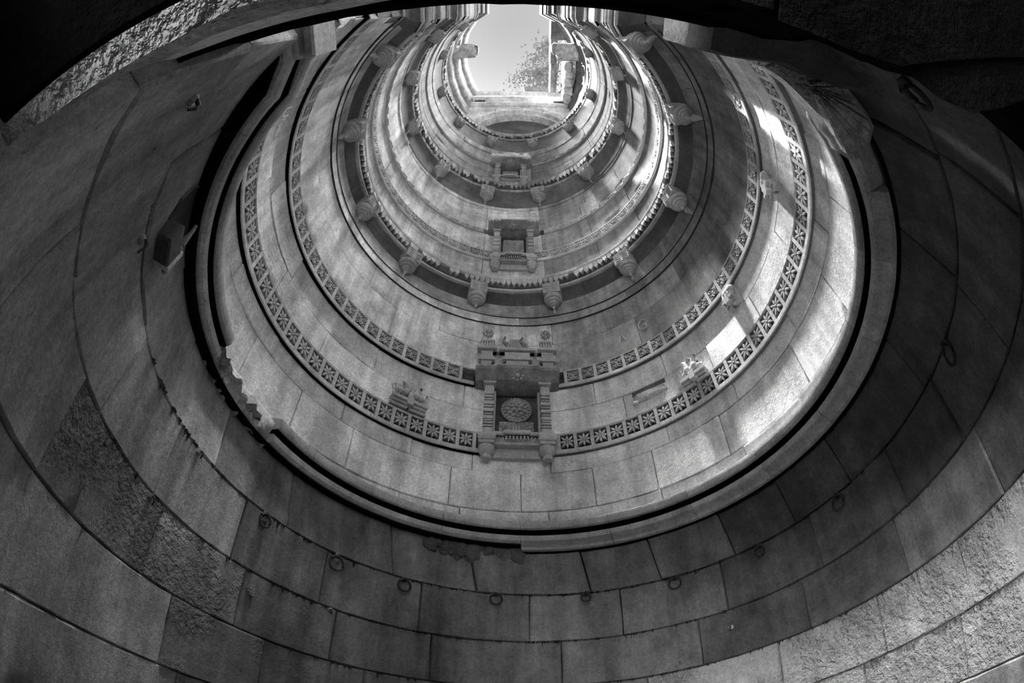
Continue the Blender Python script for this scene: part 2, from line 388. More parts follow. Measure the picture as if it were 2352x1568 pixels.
course(wc, fill([-115, -84, -56, -28, -12.6, 11, 30, 60, 92], E0, E1, 26, 12), 2.14, 2.338, 1.091, dm, E0, E1, jit=.001, proud=.0015, gap=.0004, cham=.0012)
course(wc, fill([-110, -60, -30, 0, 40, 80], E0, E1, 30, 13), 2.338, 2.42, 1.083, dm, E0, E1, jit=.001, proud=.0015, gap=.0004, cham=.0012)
core(wc, 1.88, 2.9, 1.21)
# ------------------------------------------------------------------ toothed cornices with their coves
def leaf_tooth(hh, wd, dp):
    mb = MB()
    pr = [(-.5, .1), (-.46, -.6), (-.25, -.72), (0, -1.0), (.25, -.72), (.46, -.6), (.5, .1)]
    fr = [(x*wd, -dp*(1 if abs(x) < .3 else .5), z*hh) for x, z in pr]; bk = [(x*wd, dp*1.2, z*hh) for x, z in pr]
    n = len(pr); mb.add(fr+bk, [tuple(range(n))[::-1]]+[(i, (i+1) % n, n+(i+1) % n, n+i) for i in range(n)])
    return mb
def toothed(name, prof_lo, lip, teeth, nseg, mat_cove, mat_lip, step, lo=-165, hi=165, asstuff=False):
    t = struct(name)
    js = [lo+(hi-lo)*i/nseg for i in range(nseg+1)]
    for a, b in zip(js, js[1:]):
        sweep(t, 'cove_stone', prof_lo, a+.04, b-.04, mat_cove, 2.5, jag=.0004)
        sweep(t, 'lip_stone', lip, a+.04, b-.04, mat_lip, 2.5, jag=.0012)
    for a, b in zip(js, js[1:]): sweep(t, 'tooth_shade_strip', [(1.2, teeth[2]+.003), (teeth[0]+.012, teeth[2]+.003), (teeth[0]+.012, teeth[1]-.002), (1.2, teeth[1]-.002)], a, b, M_SOFF, 2.5)  # dark strip painting the shade behind the teeth
    R, h1, h0 = teeth; s = -145+step*.3; mb = leaf_tooth((h1-h0)*S, R_(step)*R*S*.98, .011*S); me = None
    rnd = random.Random(4)
    while s < 145:
        if rnd.random() > .04:
            p, rz, m = frame_at(s, R, h1)
            if me is None: o = mk('leaf_tooth', mb.V, mb.F, mat_lip, None, 30, True); me = o.data
            else: o = bpy.data.objects.new('leaf_tooth', me); COL.objects.link(o)
            o.parent = t; o.location = p; o.rotation_euler = (rnd.uniform(-.1, .1), 0, rz); o.scale = (rnd.uniform(.85, 1.05), 1, rnd.uniform(.8, 1.1))
        s += step
    return t
toothed('trim_4', [(1.2, 2.42), (1.079, 2.42), (1.079, 2.52), (1.074, 2.58), (1.062, 2.63), (1.045, 2.665), (1.028, 2.685), (1.2, 2.70)],
        [(1.2, 2.69), (1.022, 2.694), (1.011, 2.700), (1.009, 2.716), (1.016, 2.722), (1.030, 2.73), (1.030, 2.815), (1.006, 2.822), (1.0, 2.83), (1.0, 2.850), (1.008, 2.856), (1.008, 2.87), (1.2, 2.885)],
        (1.0075, 2.826, 2.742), 12, M_SOFF, M_TRIM, 2.25)
def dh(a, b): m = (a+b)/2; return M_DRK if abs(m) > 143 else M_UP if m < 20 else (M_HALF if m < 55 else M_DRK)  # same shade steps by colour on this storey
wd_ = struct('wall_high')
for i, (h0, h1) in enumerate(((2.87, 3.16), (3.312, 3.61), (3.70, 3.93), (3.93, 4.158))):
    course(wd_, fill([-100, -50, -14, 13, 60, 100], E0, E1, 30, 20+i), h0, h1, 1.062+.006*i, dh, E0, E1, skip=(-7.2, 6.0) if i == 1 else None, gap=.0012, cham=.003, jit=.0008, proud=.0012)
course(wd_, fill([-40, -13, 13, 40], E0, E1, 30, 25), 4.158, 4.225, 1.073, dh, E0, E1, gap=.0012, cham=.003)
core(wd_, 2.86, 4.9, 1.19)
for a, b in ((-143, -100), (-100, -50), (-50, 0), (0, 50), (50, 100), (100, 143)):
    sweep(bpy.data.objects['trim_4'], 'fascia_stone', [(1.2, 2.424), (1.0785, 2.424), (1.0785, 2.52), (1.0733, 2.575), (1.2, 2.58)], a, b, M_HALF if b < 60 else M_DRK, 2.5)  # paler strip: the cove's shade gradient is put into stone tones
    for hh, rr in ((2.338, 1.0818), (2.421, 1.0775)): sweep(wc, 'joint_line', [(1.2, hh-.003), (rr, hh-.003), (rr, hh+.003), (1.2, hh+.003)], a, b, M_CORE, 2.5, jag=.0006)
# pierced lattice band
t5 = struct('trim_5')
for a, b in ((-160, -110), (-110, -60), (-60, 0), (0, 60), (60, 110), (110, 160)):
    sweep(t5, 'lower_rail', [(1.2, 3.155), (1.050, 3.155), (1.046, 3.165), (1.046, 3.19), (1.2, 3.19)], a, b, M_TRIM, 2.5, jag=.0006)
    sweep(t5, 'upper_rail', [(1.2, 3.295), (1.054, 3.295), (1.056, 3.31), (1.2, 3.318)], a, b, M_TRIM, 2.5, jag=.0006)
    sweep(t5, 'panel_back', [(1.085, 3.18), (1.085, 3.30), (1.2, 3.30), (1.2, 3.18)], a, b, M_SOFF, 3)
lat = MB(); lw = R_(5.2)*1.05*S; lh = .105*S     # one pierced panel: rows of little round-ended holes left between bars, with a flower in the middle
for k in range(4): lat.box(-lw/2, lw/2, 0, .02*S, lh*(k/3)-.006*S, lh*(k/3)+.006*S)
for r in range(3):
    for k in range(7):
        x = -lw/2+lw*(k+.5*(r % 2))/6.5
        if abs(x) < lw*.16: continue
        lat.box(x-.0035*S, x+.0035*S, 0, .02*S, lh*r/3, lh*(r+1)/3)
for k in range(6):
    a = math.pi/3*k; lat.tube([(0, 0, lh/2), (.026*S*math.cos(a), .002, lh/2+.036*S*math.sin(a))], .006*S, 5)
me = None; s = -143
while s < 144:
    if not -12.2 < s < 11.2:
        p, rz, m = frame_at(s, 1.053, 3.191)
        if me is None: o = mk('pierced_panel', lat.V, lat.F, M_TRIM, None, 40, True); me = o.data
        else: o = bpy.data.objects.new('pierced_panel', me); COL.objects.link(o)
        o.parent = t5; o.location = p; o.rotation_euler = (0, 0, rz)
    s += 5.2
# procession frieze of small walking animals
def animal(mb, L, c=(0, 0, 0), trunk=True, flip=1, th=.5):
    """a stocky four-legged animal in relief, L long, walking towards +x*flip"""
    def q(x, y, z): return (c[0]+flip*x*L, c[1]+y*L, c[2]+z*L)
    mb.ball(q(0, 0, .42), (.36*L, th*.5*L, .22*L), 8, 6)
    mb.ball(q(.36, -.05*th, .52), (.16*L, th*.4*L, .17*L), 8, 5)
    for x in (-.24, -.1, .12, .25): mb.tube([q(x, -.1*th, .36), q(x+.02, -.1*th, 0)], .07*L, 6, r1=.055*L)
    if trunk: mb.tube([q(.48, -.08*th, .5), q(.56, -.1*th, .3), q(.58, -.1*th, .1), q(.66, -.1*th, .06)], .055*L, 6, r1=.03*L)
    mb.ball(q(.3, -.25*th, .56), (.07*L, .05*L, .11*L), 6, 4)
    mb.tube([q(-.36, 0, .5), q(-.44, -.02, .3), q(-.42, -.02, .12)], .025*L, 5, r1=.015*L)
def frieze(name, h0, h1, Rf, step, brk, mat, L):
    t = struct(name)
    for a, b in ((-160, -100), (-100, -50), (-50, brk[0]), (brk[1], 50), (50, 100), (100, 160)):
        sweep(t, 'frieze_rail', [(1.2, h0), (Rf, h0), (Rf-.003, h0+.008), (Rf, h0+.016), (1.2, h0+.016)], a, b, mat, 2.5, jag=.0008)
        sweep(t, 'frieze_back', [(1.2, h0), (Rf+.02, h0), (Rf+.02, h1), (1.2, h1+.01)], a, b, mat, 3)
    mb = MB(); animal(mb, L*S, th=.4); me = None; s = -143; rnd = random.Random(3)
    while s < 144:
        if not brk[0]-1 < s < brk[1]+1:
            p, rz, m = frame_at(s, Rf+.016, h0+.016)
            if me is None: o = mk('frieze_animal', mb.V, mb.F, mat, None, 50, True); me = o.data
            else: o = bpy.data.objects.new('frieze_animal', me); COL.objects.link(o)
            o.parent = t; o.location = p; o.rotation_euler = (0, 0, rz); k = rnd.uniform(.85, 1.1); o.scale = (k if s < 0 else -k, 1, rnd.uniform(.9, 1.1))
        s += step
    return t
frieze('trim_6', 3.605, 3.70, 1.05, 5.6, (-15.2, 14.6), M_TRIM, .092)
toothed('trim_7', [(1.2, 4.22), (1.069, 4.22), (1.068, 4.38), (1.060, 4.46), (1.047, 4.52), (1.036, 4.55), (1.2, 4.56)],
        [(1.2, 4.55), (1.034, 4.556), (1.029, 4.565), (1.029, 4.60), (1.042, 4.61), (1.042, 4.785), (1.024, 4.795), (1.018, 4.81), (1.018, 4.84), (1.2, 4.86)],
        (1.026, 4.80, 4.605), 10, M_COVE, M_HALF, 2.6)
def dt(a, b): return M_HALF if -143 < (a+b)/2 < 30 else M_DRK  # shaded right side again set by darker stone
we = struct('wall_top')
for i, (h0, h1) in enumerate(((4.85, 5.12), (5.12, 5.40), (5.485, 5.82))):
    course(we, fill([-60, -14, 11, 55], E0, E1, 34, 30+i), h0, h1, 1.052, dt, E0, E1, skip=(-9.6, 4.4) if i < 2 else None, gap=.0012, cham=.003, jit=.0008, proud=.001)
course(we, fill([-40, 40], E0, E1, 34, 34), 5.82, 6.0, 1.047, dt, E0, E1, gap=.0012, cham=.003)
core(we, 4.84, 7.3, 1.18)
frieze('trim_8', 5.395, 5.485, 1.04, 6.2, (-17, 11.5), M_TRIM, .09)
toothed('trim_9', [(1.2, 5.99), (1.05, 5.99), (1.055, 6.2), (1.052, 6.4), (1.044, 6.5), (1.2, 6.56)],
        [(1.2, 6.54), (1.04, 6.55), (1.036, 6.565), (1.036, 6.62), (1.045, 6.63), (1.045, 6.80), (1.03, 6.815), (1.024, 6.84), (1.024, 6.88), (1.2, 6.9)],
        (1.032, 6.82, 6.62), 8, M_COVE, M_HALF, 3.2)
# ------------------------------------------------------------------ opening at the top: stepped frame, straight front beam with a lunette
tp = struct('trim_10')
def poly_sweep(name, pts, prof, mat, parent):
    """prof (offset outwards, h) carried along an open plan polyline"""
    V = []; F = []; k = len(prof); P = [Vector(p) for p in pts]; N = len(P)
    for i, p in enumerate(P):
        d0 = (P[i]-P[i-1]).normalized() if i else (P[1]-P[0]).normalized(); d1 = (P[i+1]-P[i]).normalized() if i < N-1 else d0
        n0 = Vector((-d0.y, d0.x)); n1 = Vector((-d1.y, d1.x)); nn = (n0+n1).normalized(); nn /= max(.5, nn.dot(n0))
        for off, h in prof: V.append(U(p.x+nn.x*off, p.y+nn.y*off, h))
    for i in range(N-1):
        for j in range(k):
            j2 = (j+1) % k; F.append((i*k+j, i*k+j2, (i+1)*k+j2, (i+1)*k+j))
    F += [tuple(range(k-1, -1, -1)), tuple((N-1)*k+j for j in range(k))]
    return mk(name, V, F, mat, parent, 30)
left = [(-.62, -.9), (-.62, -.05), (-.86, .12), (-1.04, .42), (-1.12, .80), (-1.08, 1.2), (-.98, 1.55), (-.84, 1.84)]
right = [(.98, 1.84), (1.10, 1.55), (1.16, 1.2), (1.14, .8), (1.02, .42), (.84, .12), (.52, -.05), (.52, -.9)]
front = [(-.84, 1.84), (.98, 1.84)]
steps = [(.20, 6.88), (.0, 6.88), (-.01, 7.15), (.02, 7.2), (.02, 7.7), (-.01, 7.75), (-.02, 8.0), (.02, 8.05), (.02, 8.5), (-.01, 8.55), (-.03, 8.85), (.0, 8.9), (.0, 9.5), (-.03, 9.55), (-.04, 9.9), (-.04, 10.28), (.2, 10.30)]
def clip(prof, lo=None, hi=None):
    return [(o_, h_) for o_, h_ in prof if (lo is None or h_ >= lo) and (hi is None or h_ <= hi)]
poly_sweep('jamb_moulding', left[:3], steps, M_SOFF, tp); poly_sweep('jamb_moulding', right[-3:], steps, M_SOFF, tp)
la = left[2:3]+[(-1.04, .42), (-1.0568, .50)]; lb_ = [(-1.0568, .50), (-1.086, .64)]; lc = [(-1.086, .64)]+left[4:]
poly_sweep('frame_moulding', la, steps, M_HALF, tp); poly_sweep('frame_moulding', lc, steps, M_HALF, tp)
poly_sweep('frame_moulding', lb_, [(min(o_, .05), h_) for o_, h_ in clip(steps, None, 8.82)]+[(.05, 8.82)], M_HALF, tp); poly_sweep('frame_moulding', lb_, [(.05, 9.2), (0, 9.2)]+[(min(o_, .05), h_) for o_, h_ in clip(steps, 9.2, None)], M_HALF, tp)  # slot added in the left frame to let a sunbeam through
poly_sweep('frame_moulding', right[:-2], steps, M_DRK, tp)
fr_lo = [(.3, 8.6), (-.02, 8.6), (-.06, 8.66), (-.06, 8.74), (.0, 8.78), (.02, 8.95), (-.01, 9.0), (-.10, 9.08), (-.10, 9.22), (-.04, 9.26), (-.04, 9.42), (.03, 9.46), (.03, 9.62), (-.07, 9.70), (-.08, 9.86), (-.03, 9.9), (-.03, 10.05), (.02, 10.1), (.02, 10.32), (.3, 10.34)]
poly_sweep('front_beam', front, fr_lo, M_TOP, tp)
# lunette: flat wall with an arched recess
def lunette():
    yb = 1.85; cxl, hb, rx, rh = .07, 6.86, .80, 1.38
    n = 20; V = []; F = []
    arch = [(cxl-rx*math.cos(math.pi*i/n), hb+rh*math.sin(math.pi*i/n)**.85) for i in range(n+1)]
    outer = [(-1.1+2.35*i/n, 8.65) for i in range(n+1)]
    for (x, h), (x2, h2) in zip(arch, outer): V += [U(x, yb, h), U(x2, yb, h2)]
    F = [(2*i, 2*i+1, 2*i+3, 2*i+2) for i in range(n)]
    k = len(V); V += [U(-1.1, yb, 6.86), U(1.25, yb, 6.86)]; F += [(0, k, 1), (2*n+1, k+1, 2*n)]
    mk('lunette_wall', V, [f[::-1] for f in F], M_TOP, tp)
    V = []; F = []
    for k, (dy, sc_) in enumerate(((-.03, 1.0), (-.03, .94), (.03, .93), (.03, .86), (.16, .85))):
        for (x, h) in arch: V.append(U(cxl+(x-cxl)*sc_, yb+dy, hb+(h-hb)*sc_))
    for k in range(4):
        for i in range(n): F.append((k*(n+1)+i, k*(n+1)+i+1, (k+1)*(n+1)+i+1, (k+1)*(n+1)+i))
    mk('arch_ring', V, F, M_TOP, tp, 30)
    V = [U(cxl, yb+.15, hb)]+[U(cxl+(x-cxl)*.87, yb+.15, hb+(h-hb)*.87) for x, h in arch]
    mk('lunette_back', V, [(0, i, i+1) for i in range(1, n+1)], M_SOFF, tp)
    for i in range(n//2*1):
        pass
    for i in range(9):       # voussoirs
        a0, a1 = math.pi*(i+.04)/9, math.pi*(i+.96)/9; V = []
        for a, r in ((a0, 1.0), (a1, 1.0), (a1, 1.13), (a0, 1.13)):
            for y in (yb-.02, yb+.02): V.append(U(cxl-rx*r*math.cos(a), y, hb+rh*r*math.sin(a)**.85))
        mk('voussoir', V, [(0, 2, 4, 6), (7, 5, 3, 1), (0, 1, 3, 2), (2, 3, 5, 4), (4, 5, 7, 6), (6, 7, 1, 0)], M_TOP, tp)
lunette()
for xx in (-.68, .83):
    mb = MB()
    mb.tube([U(xx-.1, 1.80, 8.83), U(xx, 1.79, 8.83), U(xx+.1, 1.80, 8.83)], .09, 6); mb.ball(U(xx, 1.78, 8.83), (.14, .06, .1), 8, 5)
    mb.build('frame_boss', M_SOFF, tp, local=False)
def rock(name, parent, c, r, mat, seed, n=14, m=9, amp=.18, boxy=.6, local=False):
    rnd = random.Random(seed); V = []; F = []
    ph = [rnd.uniform(0, 6.28) for _ in range(8)]
    def nz(d): return amp*(math.sin(3.1*d.x+ph[0])*math.sin(2.7*d.y+ph[1])+.6*math.sin(6.3*d.z+ph[2]+3*d.x)+.4*math.sin(9*d.y+ph[3]+4*d.z))
    for j in range(m+1):
        t = math.pi*j/m
        for k in range(n):
            a = 2*math.pi*k/n; d = Vector((math.sin(t)*math.cos(a), math.sin(t)*math.sin(a), math.cos(t)))
            g = Vector([math.copysign(abs(q)**boxy, q) for q in d])*(1+nz(d)*.6+rnd.uniform(-.03, .03)); V.append((c[0]+g.x*r[0], c[1]+g.y*r[1], c[2]+g.z*r[2]))
    for j in range(m): F += [(j*n+k, (j+1)*n+k, (j+1)*n+(k+1) % n, j*n+(k+1) % n) for k in range(n)]
    return mk(name, V, F, mat, parent, 50, local)
# beam stubs left of a lost ring of brackets
t = empty('stone_beam', U(-1.2, .80, 9.5)); tag(t, 'broken stone beam stub jutting from the left rim of the top opening', 'beam')
rock('beam_shaft', t, U(-1.07, .80, 9.6), (.27*S, .15*S, .18*S), M_UP, 3, boxy=.35)
rock('beam_end', t, U(-.835, .80, 9.66), (.07*S, .12*S, .15*S), M_DRK, 8, boxy=.5)
t = empty('stone_beam', U(1.2, .8, 8.6)); tag(t, 'broken stone beam end jutting from the right rim of the top opening', 'beam')
rock('beam_shaft', t, U(1.02, .72, 8.75), (.30*S, .17*S, .22*S), M_UP, 12, boxy=.45)
rock('beam_end', t, U(.74, .68, 8.85), (.09*S, .12*S, .16*S), M_ROUGH, 15, boxy=.6)
t = empty('stone_pier', U(.95, 1.3, 8.6)); tag(t, 'rough pale masonry pier under the right broken beam at the top opening', 'pier')
for i in range(5): rock('pier_stone', t, U(.97+.02*(i % 2), 1.02+.165*i, 8.9+.05*(i % 2)), (.085*S, .10*S, .26*S), M_TOP, 30+i, boxy=.45)
# long beam along the right side of the opening, and masonry parapet on the front rim
t = empty('roof_beam', U(.85, .5, 10.0)); tag(t, 'long dark stone beam running along the right edge of the sky', 'beam')
for y0, y1, x0, x1 in ((-.9, .12, .71, 1.0), (.12, .56, .71, 1.0), (.56, 1.12, .72, .86), (1.12, 1.95, .735, .87)):
    MB().box(x0*S, x1*S, y0*S+.01, y1*S-.01, ZC+10.0*S, ZC+10.5*S, .02).build('beam_stone', M_DRK, t, local=False)
for y0, y1 in ((-.9, .3), (.3, .56), (.56, 1.95)):
    MB().box(1.0*S+.02, 1.25*S, y0*S+.01, y1*S-.01, ZC+10.0*S, ZC+10.5*S, .02).build('beam_stone', M_DRK, t, local=False)
t = empty('parapet_block', U(.4, 1.95, 10.3)); tag(t, 'grey masonry parapet block standing on the front rim below the twigs', 'parapet')
for r in range(4):
    for k in range(3):
        x0 = .20+.19*k+.0*r
        MB().box(x0*S, (x0+.185)*S, 1.93*S, 2.2*S, ZC+(10.33+.32*r)*S, ZC+(10.63+.32*r)*S, .02).build('parapet_stone', M_DRK, t, local=False)
# unseen slab added high above: lets only a band of sun down the shaft
t = struct('sun_blocker')
MB().box(-3.09*S, -2.3*S, -1.5*S, 4*S, ZC+18.0*S, ZC+18.2*S).build('sun_blocker_slab', M_BLOCKER, t, local=False)
# ------------------------------------------------------------------ passage behind the viewer: lintel, jambs, ceiling
lt = struct('trim_11')
LX0, LX1 = -.66, .34
rows = [(.168, .262, -.025, M_LROUGH, .003), (.262, .40, -.0265, M_LTRIM, .0012), (.40, .545, -.020, M_SHADE, .001), (.545, .60, -.030, M_SHADE, .001)]
def lintel_stone(x0, x1, h0, h1, y, mat, jit, seed, slope=0):
    rnd = random.Random(seed); nx = 14; nz = 4; V = []; F = []
    for j in range(nz+1):
        for i in range(nx+1):
            ed = i in (0, nx) or j in (0, nz)
            xx = x0+(x1-x0)*i/nx
            V.append(U(xx, y+slope*max(0, xx-.25)+(.006 if ed else 0)+rnd.uniform(-jit, jit), h0+(h1-h0)*j/nz+(rnd.uniform(-jit, jit) if 0 < i < nx else 0)*.7))
    for j in range(nz):
        for i in range(nx): F.append((j*(nx+1)+i, j*(nx+1)+i+1, (j+1)*(nx+1)+i+1, (j+1)*(nx+1)+i))
    k = len(V); q = nx+1
    bk = -.036 if h0 < .2 else -.45
    V += [U(x0, bk-.1*max(0, x0-.2), h0), U(x1, bk-.5*max(0, x1-.2), h0), U(x1, bk-.5*max(0, x1-.2), h1), U(x0, bk-.1*max(0, x0-.2), h1)]
    F += [tuple([k, k+1]+list(range(nx, -1, -1))), tuple([k+3]+[nz*q+i for i in range(nx+1)]+[k+2]), tuple([k]+[j*q for j in range(nz+1)]+[k+3]), tuple([k+1, k+2]+[j*q+nx for j in range(nz, -1, -1)])]
    return mk('lintel_stone', V, F, mat, lt, 35)
for r, (h0, h1, y, mt, jt) in enumerate(rows):
    cuts = [LX0, [-.065, -.10, -.30, -.1][r], [.10, .12, .06, .2][r], LX1+.3]
    for i in range(3): lintel_stone(cuts[i]+.0015, cuts[i+1]-.0015, h0+.0015, h1-.0015, y, mt if i == 0 or r > 1 else M_SHADE, jt, r*10+i, -.55)
# passage ceiling slabs and side walls, their deep shade put into the stone colour
cl = struct('ceiling')
for i in range(5):
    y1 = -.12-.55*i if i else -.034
    MB().box(-1.05*S, 1.3*S, (-.12-.55*(i+1))*S, y1*S-.01, ZC+.176*S, ZC+.25*S, .01).build("ceiling_slab", M_SHADE, cl, local=False)
bm_ = struct('light_blocker')
MB().box(-1.05*S, 1.3*S, -2.45, -2.0, 1.50, ZC+.17*S).build('blocker_beam', M_SHADE, bm_, local=False)  # unseen beam added to keep the passage lamp off the ceiling
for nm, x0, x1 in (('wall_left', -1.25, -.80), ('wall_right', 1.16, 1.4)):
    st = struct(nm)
    for j in range(4): MB().box(x0*S, x1*S, -.14*S, .34*S, ZC+(-.64+.28*j)*S, ZC+(-.64+.28*(j+1))*S-.008, .01).build('stone_block', M_SHADE if x0 < 0 else M_SHADE_DAMP, st, local=False)
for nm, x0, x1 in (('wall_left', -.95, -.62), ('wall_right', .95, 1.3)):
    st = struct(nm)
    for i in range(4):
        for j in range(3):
            MB().box(x0*S, x1*S, (-.15-.75*(i+1))*S, (-.15-.75*i)*S-.01, ZC+(-.64+.28*j)*S, ZC+(-.64+.28*(j+1))*S-.008, .01).build('stone_block', M_SOFF if x0 < 0 else M_SHADE_DAMP, st, local=False)
# right landing slab: its soffit and broken edge hang over the viewer's right
ld = empty('landing_slab', U(.6, 0, .8)); tag(ld, 'dark broken landing slab jutting from the right wall over the lowest courses', 'slab')
ed = [(.295, -.40), (.295, -.04), (.295, .023), (.328, .026), (.372, .022), (.43, .012), (.48, .016), (.525, .018), (.582, .0147)]
brk = [(.430, .014), (.415, .024), (.455, .036), (.512, .058), (.545, .078), (.577, .092), (.605, .118), (.64, .142), (.66, .152), (.678, .14), (.688, .105), (.69, .071), (.668, .046), (.625, .028), (.582, .012), (.525, .010)]
def slab(name, pts, tail, h0, h1, mat, jit, seed):
    rnd = random.Random(seed); P = pts+tail; n = len(P); V = []
    for k, h in enumerate((h0, h0+.012, h1)):
        for i, (x, y) in enumerate(P):
            d = jit if i < len(pts) else 0
            V.append(U(x+rnd.uniform(-d, d)+(.006 if k == 0 else 0), y+rnd.uniform(-d, d)-(.006 if k == 0 else 0), h+rnd.uniform(-d, d)*.5))
    F = [tuple(range(n))]+[tuple(range(3*n-1, 2*n-1, -1))]
    for k in range(2): F += [(k*n+i, (k+1)*n+i, (k+1)*n+(i+1) % n, k*n+(i+1) % n) for i in range(n)]
    return mk(name, V, F, mat, ld, 30)
slab('slab_stone', ed, [(.74, -.02), (.80, -.40)], .700, .80, M_SOFF, .002, 3)
slab('broken_end', brk, [], .712, .79, M_ROUGH, .004, 5)
rnd = random.Random(9); apex = (.505, .034); outer = [(.535, .012), (.582, .012), (.622, .027), (.655, .040), (.676, .056), (.689, .078), (.689, .105), (.682, .130), (.668, .150), (.640, .142), (.605, .118), (.577, .092), (.545, .078)]
for (xa, ya), (xb, yb_) in zip(outer, outer[1:]):
    za = .696+rnd.uniform(0, .010); P = []
    for fx in (.12, .55, 1.0):
        for (xx, yy), sd in (((xa, ya), .04), ((xb, yb_), -.04)):
            qx = xx+(xb-xa)*sd*2; qy = yy+(yb_-ya)*sd*2
            P.append((apex[0]+(qx-apex[0])*fx+rnd.uniform(-.002, .002), apex[1]+(qy-apex[1])*fx+rnd.uniform(-.002, .002), za+rnd.uniform(-.004, .004)+(.012 if fx == 1.0 else 0)))
    V = [U(*p_) for p_ in P]+[U(p_[0], p_[1], .73) for p_ in P]
    mk('stone_flake', V, [(0, 1, 3, 2), (2, 3, 5, 4), (0, 2, 8, 6), (2, 4, 10, 8), (4, 5, 11, 10), (5, 3, 9, 11), (3, 1, 7, 9), (1, 0, 6, 7)], M_RTOP, ld, 30)
mb = MB(); rnd = random.Random(2)
jb = struct('trim_12')
rock('jamb_block', jb, U(.314, -.017, .875), (.0185*S, .043*S, .075*S), M_RTOP, 50, 28, 18, .05, .2)
for x0, x1 in ((-.424, -.402), (-.390, -.368)): MB().box(x0*S, x1*S, -.055*S, .045*S, ZC+.82*S, ZC+.94*S, .012).build('jamb_block', M_TRIM, jb, local=False)
# ------------------------------------------------------------------ pendant lotus brackets below each toothed cornice
def pendant(z):
    root = empty('pendant_bracket')
    k = .063*S*z
    b = MB(); b.box(-k*.95, k*.95, -k*.25, k*2.2, 0, 1.9*k, .012*z); b.box(-k*1.02, k*1.02, -k*.32, k*2.2, 1.55*k, 1.75*k, .01*z); b.box(-k*1.0, k*1.0, -k*.3, k*2.2, -.04*k, .12*k, .01*z)
    o = b.build('bracket_block', M_CARV, root)
    for sx_ in (-1, 1):
        lf = MB()
        for j in range(3):
            lf.tube([(sx_*k*.15, -k*.24, k*(.25+.4*j)), (sx_*k*.55, -k*.28, k*(.45+.4*j)), (sx_*k*.8, -k*.22, k*(.35+.4*j))], k*.09, 5)
            lf.tube([(sx_*k*.92, k*.1, k*(.25+.4*j)), (sx_*k*.95, k*.7, k*(.5+.4*j)), (sx_*k*.92, k*1.2, k*(.3+.4*j))], k*.09, 5)
        lf.build('carved_leaf', M_CARV, o)
    b = MB(); b.lathe([(q*k, z_*k) for q, z_ in ((.06, -1.95), (.12, -1.85), (.17, -1.7), (.12, -1.58), (.20, -1.5), (.34, -1.46), (.36, -1.36), (.29, -1.33), (.29, -1.27), (.52, -1.22), (.58, -1.10), (.55, -1.05), (.47, -1.03), (.47, -.97), (.74, -.92), (.82, -.80), (.80, -.72), (.72, -.70), (.72, -.64), (.95, -.58), (1.03, -.38), (1.04, -.1), (.98, 0))], 20, (0, k*.75, 0))
    b.build('lotus_bud', M_CARV, root, 28)
    b = MB(); b.box(-k*.10, k*.10, k*.85, k*2.6, -2.5*k, 0); b.build('bracket_fin', M_CARV, root)
    return root
def copy_tree(o, parent=None):
    c = o.copy(); COL.objects.link(c)
    if parent is not None: c.parent = parent
    for ch in list(o.children): copy_tree(ch, c)
    return c
ORD = ['nearest', 'second', 'third', 'fourth', 'fifth']
for nm, ring_, h, R, z, phis, tone in (
        ('lowest', 'lowest toothed ring', 2.585, .990, 1.0, [-132.6, -104, -73.2, -45.9, -15.7, 14.5, 46.8, 79.5, 112.4, 141], ''),
        ('middle', 'middle toothed ring', 4.40, 1.00, 1.15, [-134, -106.7, -77, -46.5, -16, 14.3, 45.7, 79.2, 111.2, 139], ''),
        ('top', 'topmost toothed ring', 6.28, 1.005, 1.15, [-137, -109.6, -78.4, -49.1, -18.9, 13.9, 45.8, 78.2, 113.1, 138], '')):
    proto = pendant(z); first = True
    for i, ph in enumerate(phis):
        o = proto if first else copy_tree(proto); first = False
        p, rz, m = frame_at(ph, R, h); o.location = p; o.rotation_euler = (0, 0, rz)
        side = 'left' if ph < 0 else 'right'; k = (4-i) if ph < 0 else (i-5)
        tag(o, 'stone lotus pendant under the %s, %s %s of the niches' % (ring_, ORD[k], side), 'bracket', 'pendants under the %s toothed ring' % nm)
